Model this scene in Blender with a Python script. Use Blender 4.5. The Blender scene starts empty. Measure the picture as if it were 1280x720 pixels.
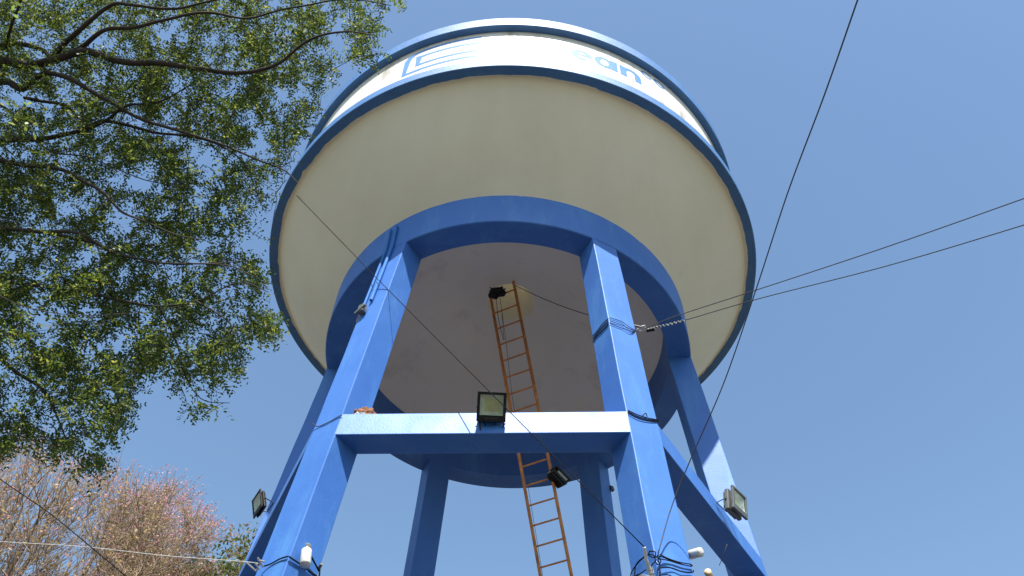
import bpy, bmesh, math, random
import numpy as np
from mathutils import Vector, Matrix, noise
R = math.radians
sc = bpy.context.scene
col = sc.collection

# ------------------------------------------------------------------ camera
S = 2.7                     # metres per survey unit (ring beam radius = 2.7 m)
EYE = 1.6
PITCH, ROLL, FPX = 0.9005, 0.0465, 1104.4
cp, sp = math.cos(PITCH), math.sin(PITCH); cr, sr = math.cos(ROLL), math.sin(ROLL)
_r = Vector((1, 0, 0)); _u = Vector((0, -sp, cp)); FW = Vector((0, cp, sp))
RT = cr*_r + sr*_u; UP = -sr*_r + cr*_u
CAM = Vector((0, 0, EYE))
cd = bpy.data.cameras.new('camera'); co = bpy.data.objects.new('camera', cd); col.objects.link(co)
m = Matrix((RT, UP, -FW)).transposed().to_4x4(); m.translation = CAM
co.matrix_world = m
cd.sensor_width = 36; cd.lens = 36*FPX/1280; cd.clip_end = 5000; cd.clip_start = .05
sc.camera = co

# ------------------------------------------------------------------ light
SUN_AZ, SUN_EL = R(272), R(57.5)          # azimuth counter-clockwise from +X
sd = Vector((math.cos(SUN_AZ)*math.cos(SUN_EL), math.sin(SUN_AZ)*math.cos(SUN_EL), math.sin(SUN_EL)))
w = bpy.data.worlds.new('World'); sc.world = w; w.use_nodes = True
nt = w.node_tree; nt.nodes.clear()
sky = nt.nodes.new('ShaderNodeTexSky'); sky.sky_type = 'NISHITA'; sky.sun_disc = False
sky.sun_elevation = SUN_EL; sky.sun_rotation = math.pi/2 - SUN_AZ
sky.air_density = 1.35; sky.dust_density = 1.0; sky.ozone_density = 1.9; sky.altitude = 0
bg = nt.nodes.new('ShaderNodeBackground'); bg.inputs[1].default_value = 0.095
out = nt.nodes.new('ShaderNodeOutputWorld')
tint = nt.nodes.new('ShaderNodeMix'); tint.data_type = 'RGBA'; tint.blend_type = 'MULTIPLY'; tint.inputs[0].default_value = 1; tint.inputs[7].default_value = (.94, 1.025, 1.05, 1)
nt.links.new(sky.outputs[0], tint.inputs[6]); nt.links.new(tint.outputs[2], bg.inputs[0]); nt.links.new(bg.outputs[0], out.inputs[0])
sl = bpy.data.lights.new('sun', 'SUN'); sl.energy = 5.0; sl.angle = R(.53); sl.color = (1, .96, .9)
so = bpy.data.objects.new('sun', sl); col.objects.link(so)
so.rotation_euler = sd.to_track_quat('Z', 'Y').to_euler(); so.location = (0, -20, 40)
sc.view_settings.view_transform = 'Standard'; sc.view_settings.look = 'None'
sc.view_settings.gamma = 1; sc.view_settings.exposure = 1.05
sc.render.engine = 'CYCLES'
try:
    sc.cycles.max_bounces = 10; sc.cycles.diffuse_bounces = 6; sc.cycles.transparent_max_bounces = 8
except Exception: pass

# ------------------------------------------------------------------ helpers
def tag(o, label=None, cat=None, group=None, kind=None):
    if label: o['label'] = label
    if cat: o['category'] = cat
    if group: o['group'] = group
    if kind: o['kind'] = kind
    return o
def empty(name, loc=(0, 0, 0)):
    o = bpy.data.objects.new(name, None); col.objects.link(o); o.location = loc
    o.empty_display_size = .2
    return o
def obj(name, bm, mat, parent=None, smooth=False):
    me = bpy.data.meshes.new(name)
    bm.normal_update(); bm.to_mesh(me); bm.free()
    me.materials.append(mat)
    if smooth:
        for f in me.polygons: f.use_smooth = True
    o = bpy.data.objects.new(name, me); col.objects.link(o)
    if parent is not None:
        o.parent = parent
        o.matrix_parent_inverse = Matrix.Translation(-parent.location)
    return o
def tube(bm, pts, r, n=8, caps=True):
    pts = [Vector(q) for q in pts]
    rs = r if isinstance(r, (list, tuple)) else [r]*len(pts)
    ref = None; rings = []
    for i, q in enumerate(pts):
        d = (pts[min(i+1, len(pts)-1)] - pts[max(i-1, 0)])
        if d.length < 1e-9: d = Vector((0, 0, 1))
        d.normalize()
        if ref is None:
            ref = d.orthogonal().normalized()
        ref = (ref - d*ref.dot(d))
        if ref.length < 1e-6: ref = d.orthogonal()
        ref.normalize(); b = d.cross(ref)
        rings.append([bm.verts.new(q + (ref*math.cos(2*math.pi*k/n) + b*math.sin(2*math.pi*k/n))*rs[i]) for k in range(n)])
    for a, c in zip(rings, rings[1:]):
        for k in range(n):
            bm.faces.new((a[k], a[(k+1) % n], c[(k+1) % n], c[k]))
    if caps:
        bm.faces.new(rings[0][::-1]); bm.faces.new(rings[-1])
def box(bm, size, mat=Matrix(), bevel=0.0):
    r = bmesh.ops.create_cube(bm, size=1.0, matrix=mat @ Matrix.Diagonal((*size, 1)))
    if bevel:
        es = list({e for v in r['verts'] for e in v.link_edges})
        bmesh.ops.bevel(bm, geom=es, offset=bevel, segments=2, affect='EDGES', profile=.5)
def cyl(bm, r1, r2, h, mat=Matrix(), n=20):
    bmesh.ops.create_cone(bm, cap_ends=True, segments=n, radius1=r1, radius2=r2, depth=h, matrix=mat)
def frame(o, x, z):          # matrix with local X ~ x, Z = z
    z = Vector(z).normalized(); x = Vector(x); x = (x - z*x.dot(z)).normalized(); y = z.cross(x)
    m = Matrix((x, y, z)).transposed().to_4x4(); m.translation = Vector(o); return m
def spline(pts, k=8):
    P = [Vector(q) for q in pts]; P = [P[0]*2-P[1]] + P + [P[-1]*2-P[-2]]; o = []
    for i in range(1, len(P)-2):
        for j in range(k):
            t = j/k
            o.append(.5*((2*P[i]) + (P[i+1]-P[i-1])*t + (2*P[i-1]-5*P[i]+4*P[i+1]-P[i+2])*t*t + (3*P[i]-P[i-1]-3*P[i+1]+P[i+2])*t**3))
    o.append(P[-2]); return o
def ray(u, v): return (u-640)/FPX*RT - (v-360)/FPX*UP + FW
def at(u, v, d):             # point seen in direction (u,v), d metres deep
    return CAM + ray(u, v)*d
def on_plane(u, v, q, n):
    r = ray(u, v); t = (Vector(q)-CAM).dot(n)/r.dot(n); return CAM + r*t

# ------------------------------------------------------------------ materials
def mat_new(name):
    m = bpy.data.materials.new(name); m.use_nodes = True
    nt = m.node_tree; b = nt.nodes['Principled BSDF']; return m, nt, b
def N(nt, t, **k):
    n = nt.nodes.new(t)
    for a, v in k.items():
        if a in n.inputs: n.inputs[a].default_value = v
        else: setattr(n, a, v)
    return n
def ramp(nt, src, stops):
    r = nt.nodes.new('ShaderNodeValToRGB'); e = r.color_ramp.elements
    e[0].position, e[0].color = stops[0][0], (*stops[0][1], 1)
    e[1].position, e[1].color = stops[-1][0], (*stops[-1][1], 1)
    for p_, c_ in stops[1:-1]:
        x = e.new(p_); x.color = (*c_, 1)
    nt.links.new(src, r.inputs[0]); return r
def painted(name, c1, c2, rough=.38, spec=.5, scale=1.6, bump=.25, stain=None, grain=55, rvar=.12, stainscale=1.2, stainlo=.62, coat=0, radial=False):
    m, nt, b = mat_new(name); L = nt.links.new
    tc = N(nt, 'ShaderNodeTexCoord')
    n1 = N(nt, 'ShaderNodeTexNoise', Scale=scale, Detail=6.0, Roughness=.6); L(tc.outputs['Object'], n1.inputs['Vector'])
    r1 = ramp(nt, n1.outputs[0], [(.3, c1), (.7, c2)])
    last = r1.outputs[0]
    if stain:
        mp = N(nt, 'ShaderNodeMapping'); mp.inputs['Scale'].default_value = (1, 1, .28); L(tc.outputs['Object'], mp.inputs[0])
        n2 = N(nt, 'ShaderNodeTexNoise', Scale=stainscale, Detail=9.0, Roughness=.68); L(mp.outputs[0], n2.inputs['Vector'])
        rr = ramp(nt, n2.outputs[0], [(stainlo, (0, 0, 0)), (stainlo+.2, (1, 1, 1))])
        mx = N(nt, 'ShaderNodeMix', data_type='RGBA'); L(rr.outputs[0], mx.inputs[0]); L(last, mx.inputs[6]); mx.inputs[7].default_value = (*stain, 1)
        last = mx.outputs[2]
    if radial:          # faint brush and formwork marks running out from the axis
        sx = N(nt, 'ShaderNodeSeparateXYZ'); L(tc.outputs['Object'], sx.inputs[0])
        at2 = N(nt, 'ShaderNodeMath', operation='ARCTAN2'); L(sx.outputs[1], at2.inputs[0]); L(sx.outputs[0], at2.inputs[1])
        ln_ = N(nt, 'ShaderNodeVectorMath', operation='LENGTH'); L(tc.outputs['Object'], ln_.inputs[0])
        cx = N(nt, 'ShaderNodeCombineXYZ'); m1_ = N(nt, 'ShaderNodeMath', operation='MULTIPLY'); m1_.inputs[1].default_value = 14; L(at2.outputs[0], m1_.inputs[0])
        m2_ = N(nt, 'ShaderNodeMath', operation='MULTIPLY'); m2_.inputs[1].default_value = .35; L(ln_.outputs['Value'], m2_.inputs[0])
        L(m1_.outputs[0], cx.inputs[0]); L(m2_.outputs[0], cx.inputs[1])
        nr_ = N(nt, 'ShaderNodeTexNoise', Scale=1.4, Detail=7.0, Roughness=.6); L(cx.outputs[0], nr_.inputs['Vector'])
        rr_ = ramp(nt, nr_.outputs[0], [(.3, (.955, .955, .95)), (.7, (1, 1, 1))])
        mm = N(nt, 'ShaderNodeMix', data_type='RGBA', blend_type='MULTIPLY'); mm.inputs[0].default_value = 1; L(last, mm.inputs[6]); L(rr_.outputs[0], mm.inputs[7]); last = mm.outputs[2]
    L(last, b.inputs['Base Color'])
    n3 = N(nt, 'ShaderNodeTexNoise', Scale=grain, Detail=5.0, Roughness=.6); L(tc.outputs['Object'], n3.inputs['Vector'])
    n4 = N(nt, 'ShaderNodeTexNoise', Scale=4.0, Detail=4.0); L(tc.outputs['Object'], n4.inputs['Vector'])
    ad = N(nt, 'ShaderNodeMath', operation='MULTIPLY_ADD'); L(n4.outputs[0], ad.inputs[0]); ad.inputs[1].default_value = 1.5; L(n3.outputs[0], ad.inputs[2])
    bp = N(nt, 'ShaderNodeBump', Strength=bump, Distance=.01); L(ad.outputs[0], bp.inputs['Height']); L(bp.outputs[0], b.inputs['Normal'])
    mr = N(nt, 'ShaderNodeMapRange'); mr.inputs[3].default_value = rough-rvar; mr.inputs[4].default_value = rough+rvar
    L(n4.outputs[0], mr.inputs[0]); L(mr.outputs[0], b.inputs['Roughness'])
    b.inputs['Specular IOR Level'].default_value = spec
    if coat:
        b.inputs['Coat Weight'].default_value = coat; b.inputs['Coat Roughness'].default_value = .28
    return m
def plain(name, c, rough=.5, metal=0, spec=.5, var=.15, scale=12, bump=.1):
    m, nt, b = mat_new(name); L = nt.links.new
    tc = N(nt, 'ShaderNodeTexCoord'); n1 = N(nt, 'ShaderNodeTexNoise', Scale=scale, Detail=4.0); L(tc.outputs['Object'], n1.inputs['Vector'])
    r1 = ramp(nt, n1.outputs[0], [(.3, tuple(x*(1-var) for x in c)), (.7, tuple(min(1, x*(1+var)) for x in c))])
    L(r1.outputs[0], b.inputs['Base Color']); b.inputs['Roughness'].default_value = rough; b.inputs['Metallic'].default_value = metal
    b.inputs['Specular IOR Level'].default_value = spec
    if bump:
        bp = N(nt, 'ShaderNodeBump', Strength=bump, Distance=.01); L(n1.outputs[0], bp.inputs['Height']); L(bp.outputs[0], b.inputs['Normal'])
    return m
BLUE = painted('blue_paint', (.034, .126, .40), (.046, .152, .45), rough=.54, spec=.6, bump=.15, grain=40, rvar=.05, stain=(.06, .19, .46), stainscale=3.2, stainlo=.50)
BLUE_WORN = painted('worn_blue_paint', (.024, .125, .40), (.034, .150, .45), rough=.50, spec=.8, bump=.16, stain=(.06, .18, .44), stainscale=4.0, stainlo=.5, grain=50)
RIMBLUE = painted('rim_blue_paint', (.010, .105, .30), (.025, .14, .36), rough=.58, spec=1.0, bump=.45, stain=(.05, .17, .36), stainscale=4, stainlo=.55, rvar=.06)
WHITE = painted('white_wall_paint', (.64, .60, .51), (.76, .73, .66), rough=.4, spec=.8, bump=.3, stain=(.17, .12, .06), stainscale=3.4, stainlo=.54)
CREAM = painted('cream_bowl_paint', (.72, .65, .50), (.79, .72, .57), rough=.7, spec=.2, scale=.8, bump=.18, stain=(.55, .52, .42), stainscale=1.4, stainlo=.66, radial=True)
CEIL = painted('ceiling_plaster', (.76, .68, .60), (.84, .76, .68), rough=.85, spec=.1, scale=.7, bump=.15, stain=(.62, .53, .47), stainscale=1.3, stainlo=.55)
TUBE = painted('access_tube_plaster', (.86, .81, .68), (.90, .86, .74), rough=.8, spec=.1)
for m_ in (BLUE, BLUE_WORN):
    m_.node_tree.nodes['Principled BSDF'].inputs['Specular Tint'].default_value = (.78, .84, 1, 1)
BLUE_DULL = painted('dull_blue_paint', (.03, .14, .42), (.04, .17, .46), rough=.7, spec=.2)
LOGO = painted('logo_blue_paint', (.07, .20, .46), (.12, .26, .52), spec=.3, rough=.55, bump=.15)
ORANGE = plain('orange_ladder_paint', (.52, .18, .035), rough=.5, var=.3, scale=9)
BLACK = plain('black_cast_metal', (.008, .008, .009), rough=.5, spec=.3)
STEEL = plain('steel', (.42, .42, .42), rough=.4, metal=.7)
GREYM = plain('grey_cast_metal', (.10, .105, .10), rough=.5)
LENSW = plain('white_lamp_reflector', (.85, .86, .74), rough=.5)
LED = plain('led_plate', (.75, .72, .42), rough=.5)
WPLAS = plain('white_plastic', (.50, .50, .47), rough=.35)
TAN = plain('beige_plastic', (.62, .44, .24), rough=.5)
WIRE = plain('black_cable_sheath', (.008, .008, .009), rough=.8, spec=.1, bump=0)
GWIRE = plain('grey_cable_sheath', (.06, .06, .07), rough=.7, spec=.2, bump=0)
PWIRE = plain('pale_cable_sheath', (.55, .55, .52), rough=.5, bump=0)
CLAY = plain('brown_dry_mud', (.20, .085, .04), rough=.95, var=.4, scale=30, bump=.6)
RAG = plain('white_rag', (.38, .37, .38), rough=.95)
def glass():
    m, nt, b = mat_new('lamp_glass')
    b.inputs['Base Color'].default_value = (.85, .9, .88, 1); b.inputs['Roughness'].default_value = .08
    b.inputs['Transmission Weight'].default_value = 1; b.inputs['IOR'].default_value = 1.2
    return m
GLASS = glass()

# ------------------------------------------------------------------ ground
m, nt, b = mat_new('dusty_ground'); L = nt.links.new
tc = N(nt, 'ShaderNodeTexCoord')
n1 = N(nt, 'ShaderNodeTexNoise', Scale=.35, Detail=9.0); L(tc.outputs['Object'], n1.inputs['Vector'])
r1 = ramp(nt, n1.outputs[0], [(.35, (.056, .050, .034)), (.5, (.068, .060, .042)), (.7, (.080, .072, .052))]); L(r1.outputs[0], b.inputs['Base Color'])
b.inputs['Roughness'].default_value = .95
n2 = N(nt, 'ShaderNodeTexNoise', Scale=14, Detail=6.0); L(tc.outputs['Object'], n2.inputs['Vector'])
bp = N(nt, 'ShaderNodeBump', Strength=.5, Distance=.03); L(n2.outputs[0], bp.inputs['Height']); L(bp.outputs[0], b.inputs['Normal'])
bm = bmesh.new(); bmesh.ops.create_grid(bm, x_segments=40, y_segments=40, size=1500)
tag(obj('ground', bm, m), kind='structure')

# ------------------------------------------------------------------ tower survey
X0, Y0 = -0.0039*S, 3.3868*S
def Z(z): return EYE + z*S
PHI = -0.0995
DA = {0: -.0069, 120: .0252, 60: .0026, 180: -.0067, 240: 0., 300: .0384}
z1, z2, ri, zc = Z(3.5266), Z(3.7574), .8741*S, Z(3.7767)
r3, z3, r4, z4, r5, r6, z6, z7 = 1.4757*S, Z(4.2389), 1.4238*S, Z(4.3143), 1.4104*S, 1.4514*S, Z(4.8346), Z(4.9379)
ca, cw, cdp, ck = .9986*S, .1381*S, .1273*S, .1051
b1, b2 = Z(2.1529), Z(2.2641)
rh, zh = .143*S, Z(4.13)
AX = Vector((X0, Y0, 0))
tower = empty('water_tower', (X0, Y0, 0))
tag(tower, 'round blue and white concrete water tower on six leaning blue columns', 'water tower')
def lathe(prof, n=192, jit=None, smooth_seg=None):
    """prof: list of (r,z). jit(i, ang)-> (dr, dz)"""
    bm = bmesh.new(); rings = []
    for i, (r, z) in enumerate(prof):
        ring = []
        for k in range(n):
            a = 2*math.pi*k/n; dr = dz = 0
            if jit: dr, dz = jit(i, a)
            ring.append(bm.verts.new((X0+(r+dr)*math.cos(a), Y0+(r+dr)*math.sin(a), z+dz)))
        rings.append(ring)
    return bm, rings
def revolve(name, prof, mat, closed=True, n=192, jit=None, parent=tower, smooth=False):
    bm, rings = lathe(prof, n, jit)
    m_ = len(rings)
    for i in range(m_ if closed else m_-1):
        a, c = rings[i], rings[(i+1) % m_]
        for k in range(n):
            bm.faces.new((a[k], a[(k+1) % n], c[(k+1) % n], c[k]))
    bmesh.ops.recalc_face_normals(bm, faces=bm.faces)
    o = obj(name, bm, mat, parent)
    me = o.data
    for f in me.polygons: f.use_smooth = True
    bm2 = bmesh.new(); bm2.from_mesh(me)
    for e in bm2.edges:
        if len(e.link_faces) == 2 and e.calc_face_angle(0) > R(22): e.smooth = False
    bm2.to_mesh(me); bm2.free()
    return o
def nz(a, s, seed, amp):
    return amp*noise.noise(Vector((math.cos(a)*s, math.sin(a)*s, seed)))
# ring beam; its painted top edge wanders a little
bev = .012
revolve('ring_beam', [(ri, z1), (S-bev, z1), (S, z1+bev), (S+.002, z2), (S-.06, z2+.02), (ri, z2+.02)], BLUE, n=240,
        jit=lambda i, a: (0, nz(a, 18, 3.1, .03)+nz(a, 60, 9.1, .012)) if i == 3 else (0, 0))
# bowl (cone with a slight belly), inner surface thick
bp_ = []
for t in np.linspace(0, 1, 9):
    bp_.append((S-.05+(r4-.032-(S-.05))*t, z2-.06+(z3+.004-(z2-.06))*t - .10*math.sin(math.pi*t)*.6))
revolve('bowl', bp_+[(r4+.06, z3+.004), (r4+.06, z3+.15), (S-.05, z2+.12)], CREAM)
# bottom rim: soffit with a wandering painted inner edge, vertical fascia, ledge
revolve('bottom_rim', [(r4, z3), (r3-.01, z3), (r3, z3+.01), (r3, z4-.01), (r3-.01, z4), (r5-.05, z4), (r4-.02, z4)], RIMBLUE, n=480,
        jit=lambda i, a: (nz(a, 7, 1.2, .020)+nz(a, 23, 5.7, .010)+nz(a, 71, 2.2, .007)+max(0, nz(a, 15, 8.8, .09)-.035), 0) if i == 0 else (0, 0))
revolve('tank_wall', [(r5, z4), (r5, z6+.02), (r5-.15, z6+.02), (r5-.15, z4)], WHITE)
revolve('top_rim', [(r5-.02, z6), (r6-.01, z6), (r6, z6+.01), (r6, z7-.012), (r6-.012, z7), (r5-.10, z7), (r5-.02, z7-.03)], RIMBLUE, n=240)
revolve('tank_roof', [(r5-.09, z7-.02), (r5-.4, z7+.12), (1.2, z7+.62), (rh+.04, z7+.72), (rh+.04, z7+.62), (1.2, z7+.52), (r5-.4, z7+.0), (r5-.09, z7-.12)], WHITE, n=96)
# domed ceiling inside the ring and the access tube through the tank
cpf = []
for t in np.linspace(0, 1, 14):
    r_ = ri+.02+(rh-ri-.02)*t
    cpf.append((r_, zc+(zh-zc)*(1-((r_-rh)/(ri-rh))**2)**1.0))
revolve('ceiling_dome', cpf+[(rh, zh+.15), (ri+.02, zc+.15)], CEIL, n=120)
revolve('access_tube', [(rh, zh-.004), (rh, z7+.9), (rh+.05, z7+.9), (rh+.05, zh-.004+.05)], TUBE, n=64)

# columns
def corner(ang, io, s_, z):
    t = R(ang)+PHI+DA[ang % 360]; a = ca+ck*(z1-z)-(cdp if io == 'i' else 0)
    r_ = Vector((math.cos(t), math.sin(t), 0)); tt = Vector((-math.sin(t), math.cos(t), 0))
    q = AX + r_*a + tt*s_*cw/2; q.z = z; return q
colobj = {}
for ang in (240, 300, 0, 60, 120, 180):
    bm = bmesh.new(); zs = [-.1] + [z1*k/30 for k in range(1, 30)] + [z1+.004]
    wv = lambda q: q+Vector((noise.noise(q*1.3), noise.noise(q*1.3+Vector((7, 0, 0))), 0))*.006+Vector((noise.noise(q*5), noise.noise(q*5+Vector((7, 0, 0))), 0))*.0025
    rings = [[bm.verts.new(wv(corner(ang, *c_, z_))) for c_ in (('o', -1), ('o', 1), ('i', 1), ('i', -1))] for z_ in zs]
    ve = []
    for a, c_ in zip(rings, rings[1:]):
        for k in range(4):
            bm.faces.new((a[k], a[(k+1) % 4], c_[(k+1) % 4], c_[k]))
            ve.append(bm.edges.get((a[k], c_[k])))
    bm.faces.new(rings[0]); bm.faces.new(rings[-1])
    bmesh.ops.recalc_face_normals(bm, faces=bm.faces)
    bmesh.ops.bevel(bm, geom=ve, offset=.009, segments=2, affect='EDGES', profile=.5)
    bmesh.ops.recalc_face_normals(bm, faces=bm.faces)
    colobj[ang] = obj('column', bm, BLUE, tower)
# tie beams at two levels (the lower level is out of the picture)
seq = [240, 300, 0, 60, 120, 180]
for zb, zt in ((b1, b2), (Z(.55), Z(.67))):
    for i in range(6):
        a_, c_ = seq[i], seq[(i+1) % 6]
        bm = bmesh.new()
        q = {}
        for z_ in (zb, zt):
            q[z_] = [corner(a_, 'o', 1, z_), corner(c_, 'o', -1, z_), corner(c_, 'i', -1, z_), corner(a_, 'i', 1, z_)]
            d = (q[z_][1]-q[z_][0]).normalized()*.002
            inn = (q[z_][3]-q[z_][0]+q[z_][2]-q[z_][1]).normalized()*.002
            q[z_] = [q[z_][0]-d*0+inn, q[z_][1]+inn, q[z_][2]+d, q[z_][3]-d]
        lo = [bm.verts.new(v) for v in q[zb]]; hi = [bm.verts.new(v) for v in q[zt]]
        for k in range(4): bm.faces.new((lo[k], lo[(k+1) % 4], hi[(k+1) % 4], hi[k]))
        bm.faces.new(lo[::-1]); bm.faces.new(hi)
        bmesh.ops.recalc_face_normals(bm, faces=bm.faces)
        es = [bm.edges.get((lo[0], lo[1])), bm.edges.get((hi[0], hi[1])), bm.edges.get((lo[2], lo[3]))]
        bmesh.ops.bevel(bm, geom=es, offset=.008, segments=2, affect='EDGES', profile=.5)
        obj('tie_beam', bm, BLUE_WORN if (a_ == 240) else BLUE, tower)

# painted marks on the tank wall (curved strips 3 mm proud of the wall)
def strip(name, pts, wd, parent=tower, wz=None):
    """pts (theta deg, z units) -> strip following the wall; wd width in units across"""
    P = []
    for (t0, za), (t1, zb_) in zip(pts, pts[1:]):
        n_ = max(1, int(abs(t1-t0)/.8)); 
        for k in range(n_): P.append((t0+(t1-t0)*k/n_, za+(zb_-za)*k/n_))
    P.append(pts[-1])
    k_ = 1.4104*math.pi/180
    Q = [Vector((t*k_, z_)) for t, z_ in P]
    bm = bmesh.new(); rows = []
    for i, q in enumerate(Q):
        d0 = (Q[i]-Q[i-1]).normalized() if i else None
        d1 = (Q[i+1]-Q[i]).normalized() if i < len(Q)-1 else None
        if d0 is None: d0 = d1
        if d1 is None: d1 = d0
        n0 = Vector((-d0.y, d0.x)); n1_ = Vector((-d1.y, d1.x)); nn = (n0+n1_).normalized(); s_ = 1/max(.5, nn.dot(n1_))
        # strokes running up the wall are broader than those running round it
        hw = (wd[0] if isinstance(wd, tuple) else wd)/2*(abs(d1.x)) + (wd[1] if isinstance(wd, tuple) else wd)/2*(1-abs(d1.x))
        row = []
        for sg in (-1, 1):
            v = q + nn*hw*s_*sg
            for rr in (r5+.003, r5-.004):
                th = v.x/k_*math.pi/180
                row.append(bm.verts.new((X0+rr*math.cos(th), Y0+rr*math.sin(th), EYE+v.y*S)))
        rows.append(row)
    for a, c_ in zip(rows, rows[1:]):
        bm.faces.new((a[0], c_[0], c_[2], a[2])); bm.faces.new((a[0], a[1], c_[1], c_[0])); bm.faces.new((a[2], c_[2], c_[3], a[3]))
    bm.faces.new((rows[0][0], rows[0][2], rows[0][3], rows[0][1])); bm.faces.new((rows[-1][0], rows[-1][1], rows[-1][3], rows[-1][2]))
    bmesh.ops.recalc_face_normals(bm, faces=bm.faces)
    return obj(name, bm, LOGO, parent)
emb = [(-99.5, 4.780), (-113.5, 4.780), (-115.4, 4.770), (-116.7, 4.750), (-117.3, 4.715), (-117.4, 4.530), (-99.8, 4.530)]
strip('emblem', emb, (.024, .042))
strip('emblem', [(-99.7, 4.707), (-114.3, 4.707), (-114.3, 4.602), (-100.0, 4.602)], (.022, .040))
def arc(cx, cz, rx, rz, a0, a1, n=14):
    return [(cx+rx*math.cos(R(a0+(a1-a0)*k/n)), cz+rz*math.sin(R(a0+(a1-a0)*k/n))) for k in range(n+1)]
strip('letter', [(-78.0, 4.645), (-74.7, 4.645)]+arc(-76.5, 4.643, 1.75, .050, 10, 310), (.022, .034))
strip('letter', arc(-71.0, 4.645, 1.8, .052, 60, 360+60), (.024, .038)); strip('letter', [(-68.6, 4.705), (-68.6, 4.585)], .042)
strip('letter', [(-66.2, 4.702), (-66.2, 4.585)], .042)
strip('letter', [(-66.0, 4.66)]+arc(-64.2, 4.652, 1.9, .045, 150, 0)+[(-62.3, 4.585)], (.028, .042))
strip('letter', arc(-59.2, 4.772, 1.45, .030, 40, 320), (.012, .017))
strip('letter', arc(-55.4, 4.772, 1.45, .030, 0, 360), (.012, .017))

# conduits on the front left column and the small junction box where they end
oA = lambda z_, f, off=0: (corner(240, 'o', -1, z_)*(1-f)+corner(240, 'o', 1, z_)*f) + Vector((math.cos(R(240)+PHI), math.sin(R(240)+PHI), 0))*off
for f, zb, rr in ((.13, Z(3.02), .020), (.42, Z(3.06), .026)):
    bm = bmesh.new(); tube(bm, [oA(zb, f, rr+.003), oA(z1-.02, f, rr+.003), oA(z1+.16, f, rr+.02), oA(z1+.50, f, rr+.062)], rr*.85, 10)
    obj('conduit', bm, BLUE_DULL, tower)
bm = bmesh.new(); fr = frame(oA(Z(3.0), .22, .05), oA(3, 1)-oA(3, 0), Vector((math.cos(R(240)+PHI), math.sin(R(240)+PHI), 0)))
box(bm, (.09, .13, .07), fr, .01); box(bm, (.17, .03, .03), fr @ Matrix.Translation((0, -.03, .03)) @ Matrix.Rotation(.5, 4, 'Z'), .004)
obj('junction_box', bm, GREYM, tower)

# ------------------------------------------------------------------ ladder
lt = at(628, 364, 5.14*S); lb = at(691.5, 702, 4.30*S)
lad = empty('ladder', lb); tag(lad, 'tall rusty orange metal ladder leaning up into the round tank hatch', 'ladder')
ld = (lt-lb).normalized()
wl = at(612, 371, 5.14*S); wr = at(644, 357, 5.14*S-.10)
side = (wr-wl); side = (side-ld*side.dot(ld)).normalized()*(.42/2)
ext = lb-(lb.z-.0)/ld.z*ld           # foot on the ground
if True:
    for sg, up_ in ((-1, .0), (1, .10)):
        bm = bmesh.new(); tube(bm, [ext+side*sg, lb+side*sg, lt+side*sg+ld*up_], .0235, 10); obj('rail', bm, ORANGE, lad)
    n_ = int((lt-ext).length/.283)
    for k in range(n_):
        q = lt-ld*(.05+.283*k)
        bm = bmesh.new(); tube(bm, [q-side, q+side], .0125, 8); obj('rung', bm, ORANGE, lad)

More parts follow.
